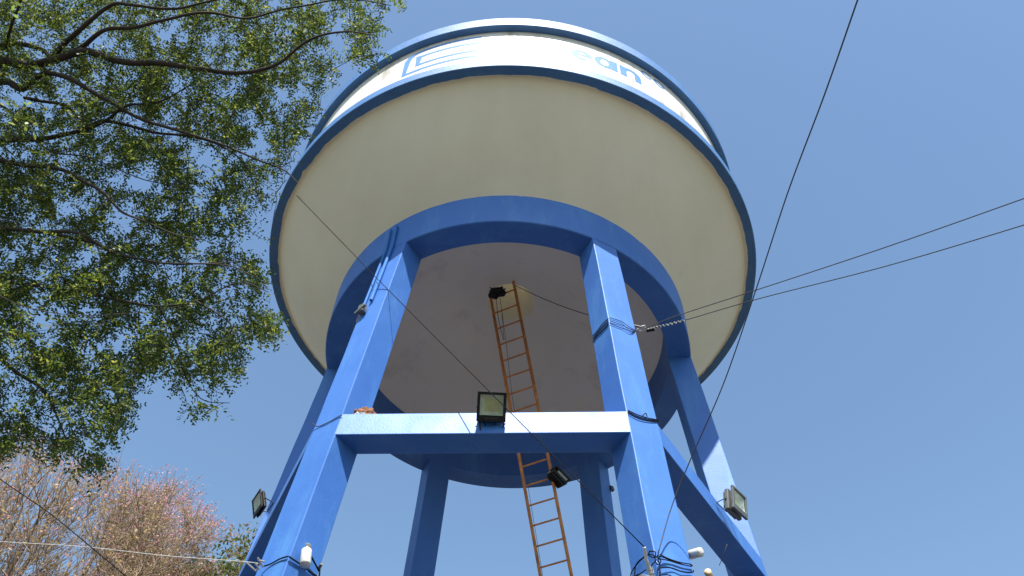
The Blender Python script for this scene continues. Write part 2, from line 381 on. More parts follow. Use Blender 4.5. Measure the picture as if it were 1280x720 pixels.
# ------------------------------------------------------------------ floodlights
def floodlight(loc, face, up, size, label, arm_to=None, body=BLACK, armlen=.16, wide=1.0, deep=1.0, brk=None, group='floodlights on the tower'):
    """loc = centre of the front glass; face = direction it shines"""
    brk = brk or BLACK
    t = empty('floodlight', loc); tag(t, label, 'floodlight', group)
    face = Vector(face).normalized(); up = Vector(up)
    x = up.cross(face).normalized()
    M = frame(loc, x, face) @ Matrix.Diagonal((wide, 1, deep, 1))       # local y ~ up
    s_ = size
    bm = bmesh.new()
    # bezel: frame with a tall lower lip
    box(bm, (s_, s_*.10, .03), M @ Matrix.Translation((0, s_*.46, 0)), .004)
    box(bm, (s_, s_*.22, .03), M @ Matrix.Translation((0, -s_*.40, 0)), .004)
    box(bm, (s_*.10, s_*.72, .03), M @ Matrix.Translation((-s_*.45, .05*s_, 0)), .004)
    box(bm, (s_*.10, s_*.72, .03), M @ Matrix.Translation((s_*.45, .05*s_, 0)), .004)
    obj('bezel', bm, body, t)
    bm = bmesh.new()
    box(bm, (s_*.94, s_*.94, .05), M @ Matrix.Translation((0, 0, -.075)), .012)
    hs = obj('housing', bm, body if body is not BLACK else BLACK, t)
    bm = bmesh.new()
    for k in range(9):
        box(bm, (.008, s_*.8, .03), M @ Matrix.Translation((-s_*.36+k*s_*.09, 0, -.113)))
    obj('cooling_fins', bm, body, hs)
    # reflector: four sloped walls and the plate at the bottom
    bm = bmesh.new(); hx, y0_, y1_ = s_*.40, -s_*.29, s_*.41
    o_ = [M @ Vector(v) for v in ((-hx, y0_, -.006), (hx, y0_, -.006), (hx, y1_, -.006), (-hx, y1_, -.006))]
    i_ = [M @ Vector(v) for v in ((-hx*.62, y0_+s_*.13, -.046), (hx*.62, y0_+s_*.13, -.046), (hx*.62, y1_-s_*.13, -.046), (-hx*.62, y1_-s_*.13, -.046))]
    O = [bm.verts.new(v) for v in o_]; I = [bm.verts.new(v) for v in i_]
    for k in range(4): bm.faces.new((O[k], O[(k+1) % 4], I[(k+1) % 4], I[k]))
    rf = obj('reflector', bm, LENSW, t)
    bm = bmesh.new(); box(bm, (hx*1.26, (y1_-y0_)-s_*.25, .003), M @ Matrix.Translation((0, (y0_+y1_)/2, -.047))); obj('led_plate', bm, LED, rf)
    bm = bmesh.new(); box(bm, (hx*2, y1_-y0_, .004), M @ Matrix.Translation((0, (y0_+y1_)/2, .004))); obj('glass', bm, GLASS, t)
    # maker's small marks on the lower lip
    bm = bmesh.new()
    for k, (wx, hh) in enumerate(((.05, .03), (.045, .026), (.05, .026), (.045, .026), (.05, .026), (.045, .03))):
        px_ = (-.18+k*.072)*s_
        box(bm, (wx*s_*.35, hh*s_*1.2, .002), M @ Matrix.Translation((px_, -s_*.395, .0165)))
        box(bm, (wx*s_, hh*s_*.3, .002), M @ Matrix.Translation((px_, -s_*(.395+.012*(-1)**k), .0166)))
    obj('lettering', bm, GREYM, t)
    # U bracket
    bm = bmesh.new()
    pv = [M @ Vector((sx*s_*.50, 0, -.07)) for sx in (-1, 1)]
    tgt = Vector(arm_to) if arm_to is not None else M @ Vector((0, -s_*.5-armlen, -.08))
    dd = (tgt-(pv[0]+pv[1])/2)
    xx = (pv[1]-pv[0]).normalized(); w2 = s_*.36
    f0, f1 = tgt-xx*w2, tgt+xx*w2
    for a, c_ in ((pv[0], f0), (f0, f1), (f1, pv[1])):
        mid = (a+c_)/2; d = c_-a
        box(bm, (.003, .014, d.length), frame(mid, dd.cross(d) if dd.cross(d).length > 1e-4 else xx.cross(d), d), .0)
    obj('bracket', bm, brk, t)
    return t, M
fdist = {}
# 1: on top front of the near beam, facing the viewer
A_ = corner(240, 'o', 1, b2); B_ = corner(300, 'o', -1, b2); A_b = corner(240, 'o', 1, b1)
nf = (B_-A_).cross(Vector((0, 0, 1))).normalized()
if nf.y > 0: nf = -nf
c1 = on_plane(614.5, 508.5, A_+nf*.16, nf)
fl, M1 = floodlight(c1, (0.01, -.735, -.678), (0, -.67, .74), .285, 'black square floodlight with yellowish glass in the middle of the front beam',
           arm_to=on_plane(614.5, 541, A_+nf*.004, nf))
fcab = [(.04, -.16), (-.02, -.22), (-.07, -.20), (-.09, -.15)]
bm = bmesh.new(); tube(bm, spline([M1 @ Vector((x, y, -.03)) for x, y in ((-.07, -.14), (-.04, -.20), (.01, -.21), (.04, -.17), (.05, -.14))]), .004, 6)
tube(bm, spline([M1 @ Vector((x, y, z)) for x, y, z in ((.02, -.19, -.03), (.05, -.22, -.03), (.03, -.26, -.05), (-.01, -.29, -.08))]), .004, 6)
obj('lead', bm, WIRE, fl)
# 2: clamped to the ladder rail, seen from behind and below
rl = lt+side
def rail_near(u, v):
    best = None
    for k in range(600):
        q = rl-ld*(k*.01); d = q-CAM; dp = d.dot(FW); pu = 640+FPX*d.dot(RT)/dp; pv_ = 360-FPX*d.dot(UP)/dp
        e = (pu-u)**2+(pv_-v)**2
        if best is None or e < best[0]: best = (e, q, dp)
    return best
_, qr, dr_ = rail_near(688, 590)
c2 = at(700, 594, dr_-.06)
axl = (at(712, 606, dr_)-at(690, 583, dr_)).normalized()   
fc2 = FW*.62+RT*.55+UP*.55; fc2 = fc2-axl*fc2.dot(axl)   # turned away, tipped up to the right
floodlight(c2, fc2, axl, .27, 'black floodlight seen from behind, clamped to the right rail of the orange ladder', arm_to=qr+Vector((0, -.02, 0)), armlen=.1, wide=.8, brk=STEEL)
# 3: left side, on the beam behind the left column
d3 = (corner(180, 'o', 1, b1)-CAM).dot(FW)
L3a, L3b = corner(180, 'o', 1, b2), corner(240, 'o', -1, b2)
def lerp_px(a, c_, u=None, v=None):
    best = None
    for k in range(401):
        q = a.lerp(c_, k/400); d = q-CAM; dp = d.dot(FW); pu = 640+FPX*d.dot(RT)/dp; pv_ = 360-FPX*d.dot(UP)/dp
        e = (abs(pu-u) if u is not None else 0)+(abs(pv_-v) if v is not None else 0)
        if best is None or e < best[0]: best = (e, q, dp)
    return best[1], best[2]
q3, dp3 = lerp_px((L3a+corner(180, 'o', 1, b1))/2, (L3b+corner(240, 'o', -1, b1))/2, v=640)
c3 = at(321.5, 629.5, dp3-.05)
floodlight(c3, (-.80, -.50, -.30), (-.28, -.05, 1), .23, 'small dark floodlight turned edge-on at the far left blue column', arm_to=at(338, 634, dp3), armlen=.1, deep=.5, brk=GREYM)
# 4: right side
q4, dp4 = lerp_px((corner(300, 'o', 1, b1)+corner(300, 'o', 1, b2))/2, (corner(0, 'o', -1, b1)+corner(0, 'o', -1, b2))/2, u=903)
c4 = at(924, 628, dp4-.08)
floodlight(c4, (.70, -.66, -.12), (.14, -.10, 1), .275, 'grey-bodied floodlight with greenish glass outside the right-hand blue beam', arm_to=at(902, 634, dp4), body=GREYM, brk=STEEL)

# ------------------------------------------------------------------ cameras and small fittings
def bullet_cam(q0, q1, r_, label, mat=WPLAS, mount=None):
    """q0 rear, q1 lens end"""
    q0, q1 = Vector(q0), Vector(q1); t = empty('security_camera', q0); tag(t, label, 'security camera')
    d = (q1-q0); n = d.normalized()
    bm = bmesh.new(); tube(bm, [q0, q0+n*.01, q0+d*.12, q1-n*.02, q1, q1-n*.004, q1-n*.03], [r_*.5, r_*.85, r_, r_, r_, r_*.82, r_*.80], 24); obj('body', bm, mat, t, True)
    bm = bmesh.new(); cyl(bm, r_*.78, r_*.78, .01, frame(q1-n*.022, n.orthogonal(), n), 24); ln = obj('lens', bm, BLACK, t)
    bm = bmesh.new(); cyl(bm, r_*.35, r_*.3, .012, frame(q1-n*.014, n.orthogonal(), n), 16); obj('lens_glass', bm, GREYM, ln)
    if mount is not None:
        bm = bmesh.new(); tube(bm, [q0+d*.3, (q0+d*.3).lerp(Vector(mount), .5)+Vector((0, 0, .01)), Vector(mount)], .013, 10)
        cyl(bm, .035, .035, .012, frame(Vector(mount), Vector((0, 0, 1)), (Vector(mount)-q0).normalized())); obj('mount', bm, mat, t)
    return t
pBo = (corner(300, 'o', 1, 4)-corner(300, 'i', 1, 4))
_q, _d = lerp_px(corner(300, 'o', 1, 3.5), corner(300, 'o', 1, 9), v=690)
bullet_cam(at(861.5, 694, _d+.05), at(876, 690, _d-.04), .040, 'white bullet camera with dark lens on the right side of the front right column', mount=at(858, 694, _d+.10))
nA = Vector((math.cos(R(330)+PHI), math.sin(R(330)+PHI), 0))
sideA = lambda u, v, off=0: on_plane(u, v, corner(240, 'o', 1, 5)+nA*off, nA)
bullet_cam(sideA(383.5, 686, .07), sideA(382, 704, .09)+Vector((0, 0, -.02)), .045, 'white bullet camera pointing down on the front left column', mount=sideA(384, 684, .0))
bullet_cam(at(889, 724, _d+.2), at(884.5, 715, _d+.12), .032, 'beige camera tip just above the bottom edge beside the right column', TAN, mount=at(860, 730, _d+.1))
# bracket at foot of right column picture
nB = Vector((math.cos(R(210)+PHI+DA[300]), math.sin(R(210)+PHI+DA[300]), 0))
nBo = Vector((math.cos(R(300)+PHI+DA[300]), math.sin(R(300)+PHI+DA[300]), 0))
sideB = lambda u, v, off=0: on_plane(u, v, corner(300, 'o', -1, 5)+nB*off, nB)
outB = lambda u, v, off=0: on_plane(u, v, corner(300, 'o', -1, z_ := 6.0)+(nBo+Vector((0, 0, ck)))*off, (nBo+Vector((0, 0, ck))).normalized())
br = empty('wire_bracket', sideB(808, 700)); tag(br, 'pale metal wire bracket on the left face of the front right column', 'bracket')
b0 = [sideB(805.5, 684, .17), sideB(807.5, 699, .12), sideB(812, 711, .06), sideB(815, 722, .03)]
bm = bmesh.new(); tube(bm, b0, [.012, .014, .016, .016], 8); tube(bm, [b0[3], sideB(800, 720, .0)], .014, 8); obj('arm', bm, PWIRE, br)
bm = bmesh.new()
for f in (.05, .4, .9):
    q = b0[2].lerp(b0[3], f); cyl(bm, .028, .028, .02, frame(q, nB, b0[3]-b0[2]), 16)
obj('insulator', bm, WPLAS, br)
# black bundle at the ladder's head
bm = bmesh.new(); bmesh.ops.create_icosphere(bm, subdivisions=4, radius=1)
hb = at(622, 366, 5.14*S-.12)
for v in bm.verts:
    d = noise.noise(v.co*1.7+Vector((4, 1, 2)))*.45+noise.noise(v.co*5)*.22
    v.co = v.co*(1+d)
bmesh.ops.transform(bm, matrix=frame(hb, at(634, 362, 13)-at(611, 370, 13), Vector((0, -.6, -.8))) @ Matrix.Diagonal((.125, .085, .07, 1)), verts=bm.verts)
bt = empty('plastic_bundle', hb); tag(bt, 'crumpled black plastic bundle tied at the top end of the ladder', 'bundle')
obj('wrapping', bm, BLACK, bt)
bm = bmesh.new()
for k in range(7):
    a = hb+Vector((random.Random(k).uniform(-.1, .1), -.03, random.Random(k+9).uniform(-.05, .05)))
    tube(bm, spline([a, a+Vector((random.Random(k+3).uniform(-.1, .1), -.03, .05)), a+Vector((random.Random(k+5).uniform(-.13, .1), 0, -.04))]), .006, 5)
obj('loose_end', bm, BLACK, bt)
# mud nest on the near beam
nq = on_plane(457, 515, A_-nf*.12, nf); nq.z = b2
bm = bmesh.new(); bmesh.ops.create_icosphere(bm, subdivisions=4, radius=1)
for v in bm.verts: v.co = v.co*(1+noise.noise(v.co*2.3)*.25+noise.noise(v.co*7)*.10)
bmesh.ops.transform(bm, matrix=Matrix.Translation(nq+Vector((.0, 0, .05))) @ Matrix.Diagonal((.135, .10, .12, 1)), verts=bm.verts)
nest = empty('bird_nest', nq); tag(nest, 'brown mud bird nest sitting on the left end of the front beam', 'bird nest')
obj('mud_shell', bm, CLAY, nest)
bm = bmesh.new(); bmesh.ops.create_icosphere(bm, subdivisions=3, radius=1)
for v in bm.verts: v.co = v.co*(1+noise.noise(v.co*3)*.4)
bmesh.ops.transform(bm, matrix=Matrix.Translation(nq+Vector((-.03, -.085, .02))) @ Matrix.Diagonal((.05, .02, .035, 1)), verts=bm.verts)
obj('white_lining', bm, RAG, nest)
# small lamp holder on the back right column
qF, dF = lerp_px(corner(60, 'o', -1, 4), corner(60, 'o', -1, 11), v=610)
hk = empty('cable_clamp', qF); tag(hk, 'tiny black cable clamp on the edge of the back right column', 'clamp')
bm = bmesh.new(); o1 = at(765, 611, dF-.03)
box(bm, (.10, .05, .05), frame(qF.lerp(o1, .5), o1-qF, Vector((0, -1, 0))), .006); obj('jaw', bm, BLACK, hk)
bm = bmesh.new(); cyl(bm, .03, .03, .07, frame(o1, Vector((1, 0, 0)), Vector((0, 0, 1))), 12); obj('bolt', bm, GREYM, hk)

# ------------------------------------------------------------------ cables
def sagged(a, c_, sag, n=40):
    a, c_ = Vector(a), Vector(c_)
    return [a.lerp(c_, k/n)-Vector((0, 0, 4*sag*(k/n)*(1-k/n))) for k in range(n+1)]
def cable(pts, r_, label, mat=WIRE, name='cable', group=None):
    bm = bmesh.new(); tube(bm, pts, r_, 6)
    return tag(obj(name, bm, mat, smooth=True), label, 'cable', group)
# 1 black cable from the tank rim across the beam lamp to the bracket
rimq = on_plane(369.5, 243, Vector((0, 0, z3-.004)), Vector((0, 0, 1)))
pA = on_plane(478, 355, corner(240, 'o', 1, 10.3)+Vector((math.cos(R(240)+PHI), math.sin(R(240)+PHI), ck))*.035, Vector((math.cos(R(240)+PHI), math.sin(R(240)+PHI), ck)).normalized())
dA, dQ, dR = (pA-CAM).dot(FW), (b0[0]-CAM).dot(FW), (rimq-CAM).dot(FW)
def alongd(u, ua, da, ub, db):      # depth of a straight run between two points seen at columns ua, ub
    t = (u-ua)/(ub-ua); return 1/((1-t)/da+t/db)
dL = (c1-CAM).dot(FW)-.14
cable([b0[0]]+[at(u, 684+(u-805.5)*(684-355)/(805.5-478), alongd(u, 805.5, dQ, 610, dL)) for u in (760, 700, 650, 610)]+
      [at(u, 684+(u-805.5)*(684-355)/(805.5-478), alongd(u, 610, dL, 478, dA)) for u in (580, 530)]+[pA]+
      [at(u, 355+(u-478)*(355-243)/(478-369.5), alongd(u, 478, dA, 369.5, dR)) for u in (440, 400)]+[rimq], .0046, 'straight black cable slanting from the tank rim past the front floodlight to the wire bracket', WIRE)
# 2 cable from overhead down to the tangle
e2 = outB(822.5, 692, .03)
p2 = [e2, at(840, 632, _d+.1), at(865, 570, _d+.2), at(905, 478, _d+.1), at(945, 362, _d-.3), at(985, 240, _d-1.0), at(1030, 120, _d-1.8), at(1073, -3, _d-2.6), at(1110, -110, _d-3.4)]
cable(spline(p2, 10), .0052, 'long dark cable dropping from the upper right sky to the front right column', GWIRE)
# 3,4 two service wires from the right
hub = at(808, 410, (corner(300, 'o', 1, z1-1.0)-CAM).dot(FW)-.02)
hubd = (hub-CAM).dot(FW)
cable(spline([hub, at(850, 393.5, hubd-.1), at(950, 361, hubd-.6), at(1110, 308, hubd-1.5), at(1300, 241, hubd-2.6), at(1420, 198, hubd-3.4)], 8), .0062, 'upper of the two thin wires running off to the right', GWIRE)
w4 = spline([hub+Vector((0, 0, -.03)), at(850, 402, hubd-.1), at(950, 373, hubd-.6), at(1110, 332, hubd-1.5), at(1300, 275, hubd-2.6), at(1420, 236, hubd-3.4)], 8)
cable(w4, .0062, 'lower of the two thin wires running off to the right', GWIRE)
bm = bmesh.new()          # pale spiral tie on the last metre of the lower wire
sp_ = spline([hub+Vector((0, 0, -.03)), at(830, 407, hubd-.05), at(858, 399.5, hubd-.15)], 40)
hel = []
for i, q in enumerate(sp_):
    a = i*.9; hel.append(q+Vector((0, math.cos(a), math.sin(a)))*.012)
tube(bm, hel, .0045, 5); tag(obj('preformed_tie', bm, PWIRE), 'pale spiral tie twisted round the end of the lower wire', 'wire tie')
sb = empty('splice_box', hub); tag(sb, 'small black splice box hanging on the wires beside the right column', 'splice box')
bm = bmesh.new(); box(bm, (.10, .04, .04), frame(at(813, 412.5, hubd-.03), at(820, 411, 10)-at(806, 414, 10), Vector((0, -.6, -.8))), .006); obj('case', bm, BLACK, sb)
bm = bmesh.new(); box(bm, (.05, .025, .03), frame(at(804, 408, hubd-.03), at(820, 411, 10)-at(806, 414, 10), Vector((0, -.6, -.8))), .005)
box(bm, (.03, .02, .02), frame(at(797, 412, hubd-.03), at(820, 411, 10)-at(806, 420, 10), Vector((0, -.6, -.8))), .004)
tube(bm, [at(793, 414, hubd-.02), at(802, 413.5, hubd-.03), at(808, 412, hubd-.03)], .005, 6)
obj('clip', bm, PWIRE, sb)
# wraps from hub over the outer face of the right column and down its left face
outBp = lambda u, v, off: on_plane(u, v, corner(300, 'o', -1, 9.5)+(nBo+Vector((0, 0, ck))).normalized()*off, (nBo+Vector((0, 0, ck))).normalized())
sideBp = lambda u, v, off: on_plane(u, v, corner(300, 'i', -1, 9.5)+nB*off, nB)
bm = bmesh.new()
for du, (v0, v1, v2, v3) in enumerate(((397, 403, 411, 420), (401, 407, 414, 424), (404, 411, 417, 428))):
    tube(bm, spline([hub, outBp(793, 412+du, .012), outBp(777, v1-1, .012), outBp(762, v0, .014)], 5), .0045, 5)
    tube(bm, spline([sideBp(760.5, v0+1, .008), sideBp(753, v1+2, .008), sideBp(746, v2+3, .006), sideBp(741, v3, .006)], 5), .006, 5)
tag(obj('cable_wrap', bm, GWIRE), 'loose cable loops wound round the upper right column beside the splice box', 'cable')
# from hub behind the column to the hatch
hk2 = at(645, 357, 5.12*S-.1)
cable(sagged(hub, hk2, .13), .006, 'thin wire from the ladder top to the splice box behind the right column', GWIRE)
cable(sagged(hub+Vector((0, .02, .03)), at(760, 399, hubd+.5), .0), .005, 'short pale wire just above the splice box', PWIRE)
# hanging wires beside the ladder
h0 = hb+Vector((.03, -.02, -.06))
cable(spline([h0, at(629, 400, 5.05*S), at(634, 440, 4.95*S), at(641, 500, 4.8*S), at(652, 560, 4.65*S), at(662, 620, 4.5*S), at(676, 705, 4.3*S), at(682, 745, 4.2*S)], 6), .003, 'thin grey string hanging down the middle of the ladder', GWIRE)
cable(spline([h0-Vector((.05, 0, 0)), at(622, 392, 5.06*S), at(626, 412, 5.0*S), at(630, 425, 4.98*S), at(629, 412, 5.0*S), at(627, 385, 5.06*S)], 6), .004, 'short looped cord under the black bundle', WIRE)
# wrap round right column at beam height
bm = bmesh.new()
outM = lambda u, v, off: on_plane(u, v, corner(300, 'o', -1, 7.6)+(nBo+Vector((0, 0, ck))).normalized()*off, (nBo+Vector((0, 0, ck))).normalized())
for dv, r_ in ((0, .006), (3.4, .005), (1.4, .0045)):
    tube(bm, spline([outM(785, 513+dv, .012), outM(797, 518.5+dv*1.2, .014), outM(810, 522.5+dv, .014), outM(823.5, 525+dv*.6, .012)], 5), r_, 6)
tube(bm, spline([outM(803, 520, .02), outM(807, 516.5, .03), outM(809, 521, .02)], 5), .005, 5)
tag(obj('cable_strap', bm, WIRE), 'black cable bundle strapped across the right column at beam height', 'cable')
# hairline wire from the left column to the arris by the beam
outA = lambda u, v, off: on_plane(u, v, corner(240, 'o', 1, 7.5)+Vector((math.cos(R(240)+PHI), math.sin(R(240)+PHI), ck)).normalized()*off, Vector((math.cos(R(240)+PHI), math.sin(R(240)+PHI), ck)).normalized())
cable(spline([outA(390, 529, .05), outA(397, 533, .012), outA(408, 529, .01), outA(421, 522, .01), outA(427.5, 518.5, .012)], 6), .005, 'thin grey wire crossing the left column level with the front beam', GWIRE)
# lower left: pale wire off to the left, knot, and straps
outAl = lambda u, v, off: on_plane(u, v, corner(240, 'o', 1, 5.5)+Vector((math.cos(R(240)+PHI), math.sin(R(240)+PHI), ck)).normalized()*off, Vector((math.cos(R(240)+PHI), math.sin(R(240)+PHI), ck)).normalized())
kq = outAl(329, 708, .03); kd = (kq-CAM).dot(FW)
cable(spline([kq, at(318, 703.5, kd), at(270, 699.5, kd+.3), at(200, 694, kd+.8), at(100, 683, kd+1.6), at(0, 677, kd+2.5), at(-120, 668, kd+3.5)], 8), .0032, 'pale wire running left from the front left column', PWIRE)
cable(spline([at(-80, 540, 9.5), at(0, 599, 9.0), at(60, 640, 8.6), at(120, 689, 8.2), at(175, 735, 7.8)], 8), .005, 'black cable crossing in front of the pink tree', WIRE)
bm = bmesh.new()
tube(bm, spline([kq, outAl(338, 705, .012), outAl(350, 698.5, .012), outAl(359.5, 695.5, .014)], 5), .007, 6)
tube(bm, spline([sideA(361, 695.5, .014), sideA(375, 705, .012), sideA(387, 714, .012), sideA(396, 720, .012)], 5), .007, 6)
tube(bm, spline([sideA(387, 692, .04), sideA(393, 703, .03), sideA(399, 714, .03)], 5), .008, 6)
tag(obj('cable_strap', bm, WIRE), 'dark wire strapped round the front left column near the bottom edge', 'cable')
kn = empty('wire_clamp', kq); tag(kn, 'steel wire clamp and insulator knot at the left edge of the front left column', 'clamp')
bm = bmesh.new()
for a, c_ in (((322, 697), (329, 709)), ((318, 703), (325, 712)), ((308, 703), (320, 714)), ((320, 714), (323, 709)), ((322, 700), (331, 702))):
    tube(bm, [at(*a, kd-.02), at(*c_, kd-.02)], .008, 6)
obj('hook', bm, STEEL, kn)
bm = bmesh.new(); tube(bm, [at(399, 710, (sideA(399, 710)-CAM).dot(FW)-.04), at(402, 705, (sideA(399, 710)-CAM).dot(FW)-.05)], .014, 8)
tube(bm, [at(399, 722, (sideA(399, 710)-CAM).dot(FW)), at(400, 706, (sideA(399, 710)-CAM).dot(FW)-.04)], .008, 8)
tag(obj('hook_bolt', bm, GREYM), 'small dark hook bolt at the right edge of the front left column', 'bolt')
# tangle at the foot of the right column
outT = lambda u, v, off: on_plane(u, v, corner(300, 'o', -1, 5.2)+(nBo+Vector((0, 0, ck))).normalized()*off, (nBo+Vector((0, 0, ck))).normalized())
bm = bmesh.new()
T = [[outT(823, 695, .05), outT(830, 697, .03), outT(840, 701, .02), outT(855, 706, .02), outT(865, 707.5, .02), outT(862, 705, .04), outT(850, 703, .04), outT(835, 698, .04), outT(825, 693, .06)],
     [outT(822, 698, .04), outT(835, 700.5, .02), outT(850, 705, .02), outT(864, 708, .02)],
     [outT(822, 714, .03), outT(826, 710, .03), outT(840, 710, .02), outT(852, 714.5, .02), outT(865, 715.5, .02), outT(867, 713, .05)],
     [outT(824, 719, .03), outT(835, 718.5, .02), outT(842, 722, .02)],
     [outT(821, 695, .06), outT(826, 701, .05), outT(822, 706, .05), outT(819, 699, .06), outT(823, 693, .06)]]
T += [[outT(821, 697, .06), sideB(812, 693, .10), sideB(800, 701, .03), sideB(790, 714, .02), sideB(788, 724, .02)],
      [outT(821, 699, .06), sideB(815, 706, .06), sideB(802, 716, .02), sideB(792, 721, .02)],
      [sideB(812, 689, .12), sideB(819, 690, .12), sideB(818, 697, .1), sideB(811, 694, .11), sideB(812, 689, .12)],
      [sideB(806, 695, .12), sideB(795, 706, .03), sideB(793, 724, .02)],
      [outT(822, 700, .05), outT(825, 707, .04), outT(824, 722, .03)]]
for q in T: tube(bm, spline(q, 6), .0050, 6)
tag(obj('cable_tangle', bm, WIRE), 'tangle of black cables round the front right column at the bottom', 'cable')
cable(sagged(at(899, 707, _d+.6), at(905, 692, _d+.6), 0, 4)+[at(909, 680, _d+.62)], .003, 'short hanging wire below the right-hand beam', GWIRE)

#TREES#
# ------------------------------------------------------------------ trees
def leafmat(name, cols, trans=.35, rough=.5):
    m, nt, b = mat_new(name); L = nt.links.new
    g = N(nt, 'ShaderNodeNewGeometry'); r1 = ramp(nt, g.outputs['Random Per Island'], [(i/(len(cols)-1), c) for i, c in enumerate(cols)])
    L(r1.outputs[0], b.inputs['Base Color']); b.inputs['Roughness'].default_value = rough; b.inputs['Specular IOR Level'].default_value = .4
    tr = N(nt, 'ShaderNodeBsdfTranslucent')
    hs = N(nt, 'ShaderNodeHueSaturation'); hs.inputs['Value'].default_value = 1.6; hs.inputs['Hue'].default_value = .485; L(r1.outputs[0], hs.inputs['Color']); L(hs.outputs[0], tr.inputs[0])
    mx = N(nt, 'ShaderNodeMixShader'); mx.inputs[0].default_value = trans
    L(b.outputs[0], mx.inputs[1]); L(tr.outputs[0], mx.inputs[2]); L(mx.outputs[0], nt.nodes['Material Output'].inputs[0])
    return m
def bark(name, c):
    m, nt, b = mat_new(name); L = nt.links.new
    tc = N(nt, 'ShaderNodeTexCoord'); n1 = N(nt, 'ShaderNodeTexNoise', Scale=7, Detail=9.0, Roughness=.7); L(tc.outputs['Object'], n1.inputs['Vector'])
    r1 = ramp(nt, n1.outputs[0], [(.3, tuple(x*.55 for x in c)), (.7, tuple(x*1.3 for x in c))]); L(r1.outputs[0], b.inputs['Base Color']); b.inputs['Roughness'].default_value = .9
    bp = N(nt, 'ShaderNodeBump', Strength=.6, Distance=.02); L(n1.outputs[0], bp.inputs['Height']); L(bp.outputs[0], b.inputs['Normal'])
    return m
def mesh_np(name, verts, nv, mat, parent):
    """verts: (F,nv,3) separate polygons"""
    F = len(verts); me = bpy.data.meshes.new(name)
    me.vertices.add(F*nv); me.vertices.foreach_set('co', np.asarray(verts, np.float32).ravel())
    me.loops.add(F*nv); me.loops.foreach_set('vertex_index', np.arange(F*nv, dtype=np.int32))
    me.polygons.add(F); me.polygons.foreach_set('loop_start', np.arange(0, F*nv, nv, dtype=np.int32))
    try: me.polygons.foreach_set('loop_total', np.full(F, nv, np.int32))
    except Exception: pass
    me.update(calc_edges=True); me.validate(); me.materials.append(mat)
    o = bpy.data.objects.new(name, me); col.objects.link(o)
    if parent is not None:
        o.parent = parent; o.matrix_parent_inverse = Matrix.Translation(-parent.location)
    return o
def norm(a): return a/np.maximum(np.linalg.norm(a, axis=-1, keepdims=True), 1e-9)
def leaf_polys(pos, d, nrm, ln, wd):
    """pointed 6-gon leaves: pos base, d direction, nrm normal"""
    s_ = norm(np.cross(d, nrm)); ln = ln[:, None]; wd = wd[:, None]; n = norm(np.cross(s_, d))
    P = [pos, pos+d*ln*.3+s_*wd*.5, pos+d*ln*.72+s_*wd*.42, pos+d*ln-n*ln*.05, pos+d*ln*.72-s_*wd*.42, pos+d*ln*.3-s_*wd*.5]
    return np.stack(P, 1)
def trunk_mesh(name, segs, mat, parent, n=6):
    bm = bmesh.new()
    for pts, rs in segs: tube(bm, pts, list(rs), n if rs[0] > .02 else 4 if rs[0] > .006 else 3, caps=False)
    return obj(name, bm, mat, parent, smooth=True)

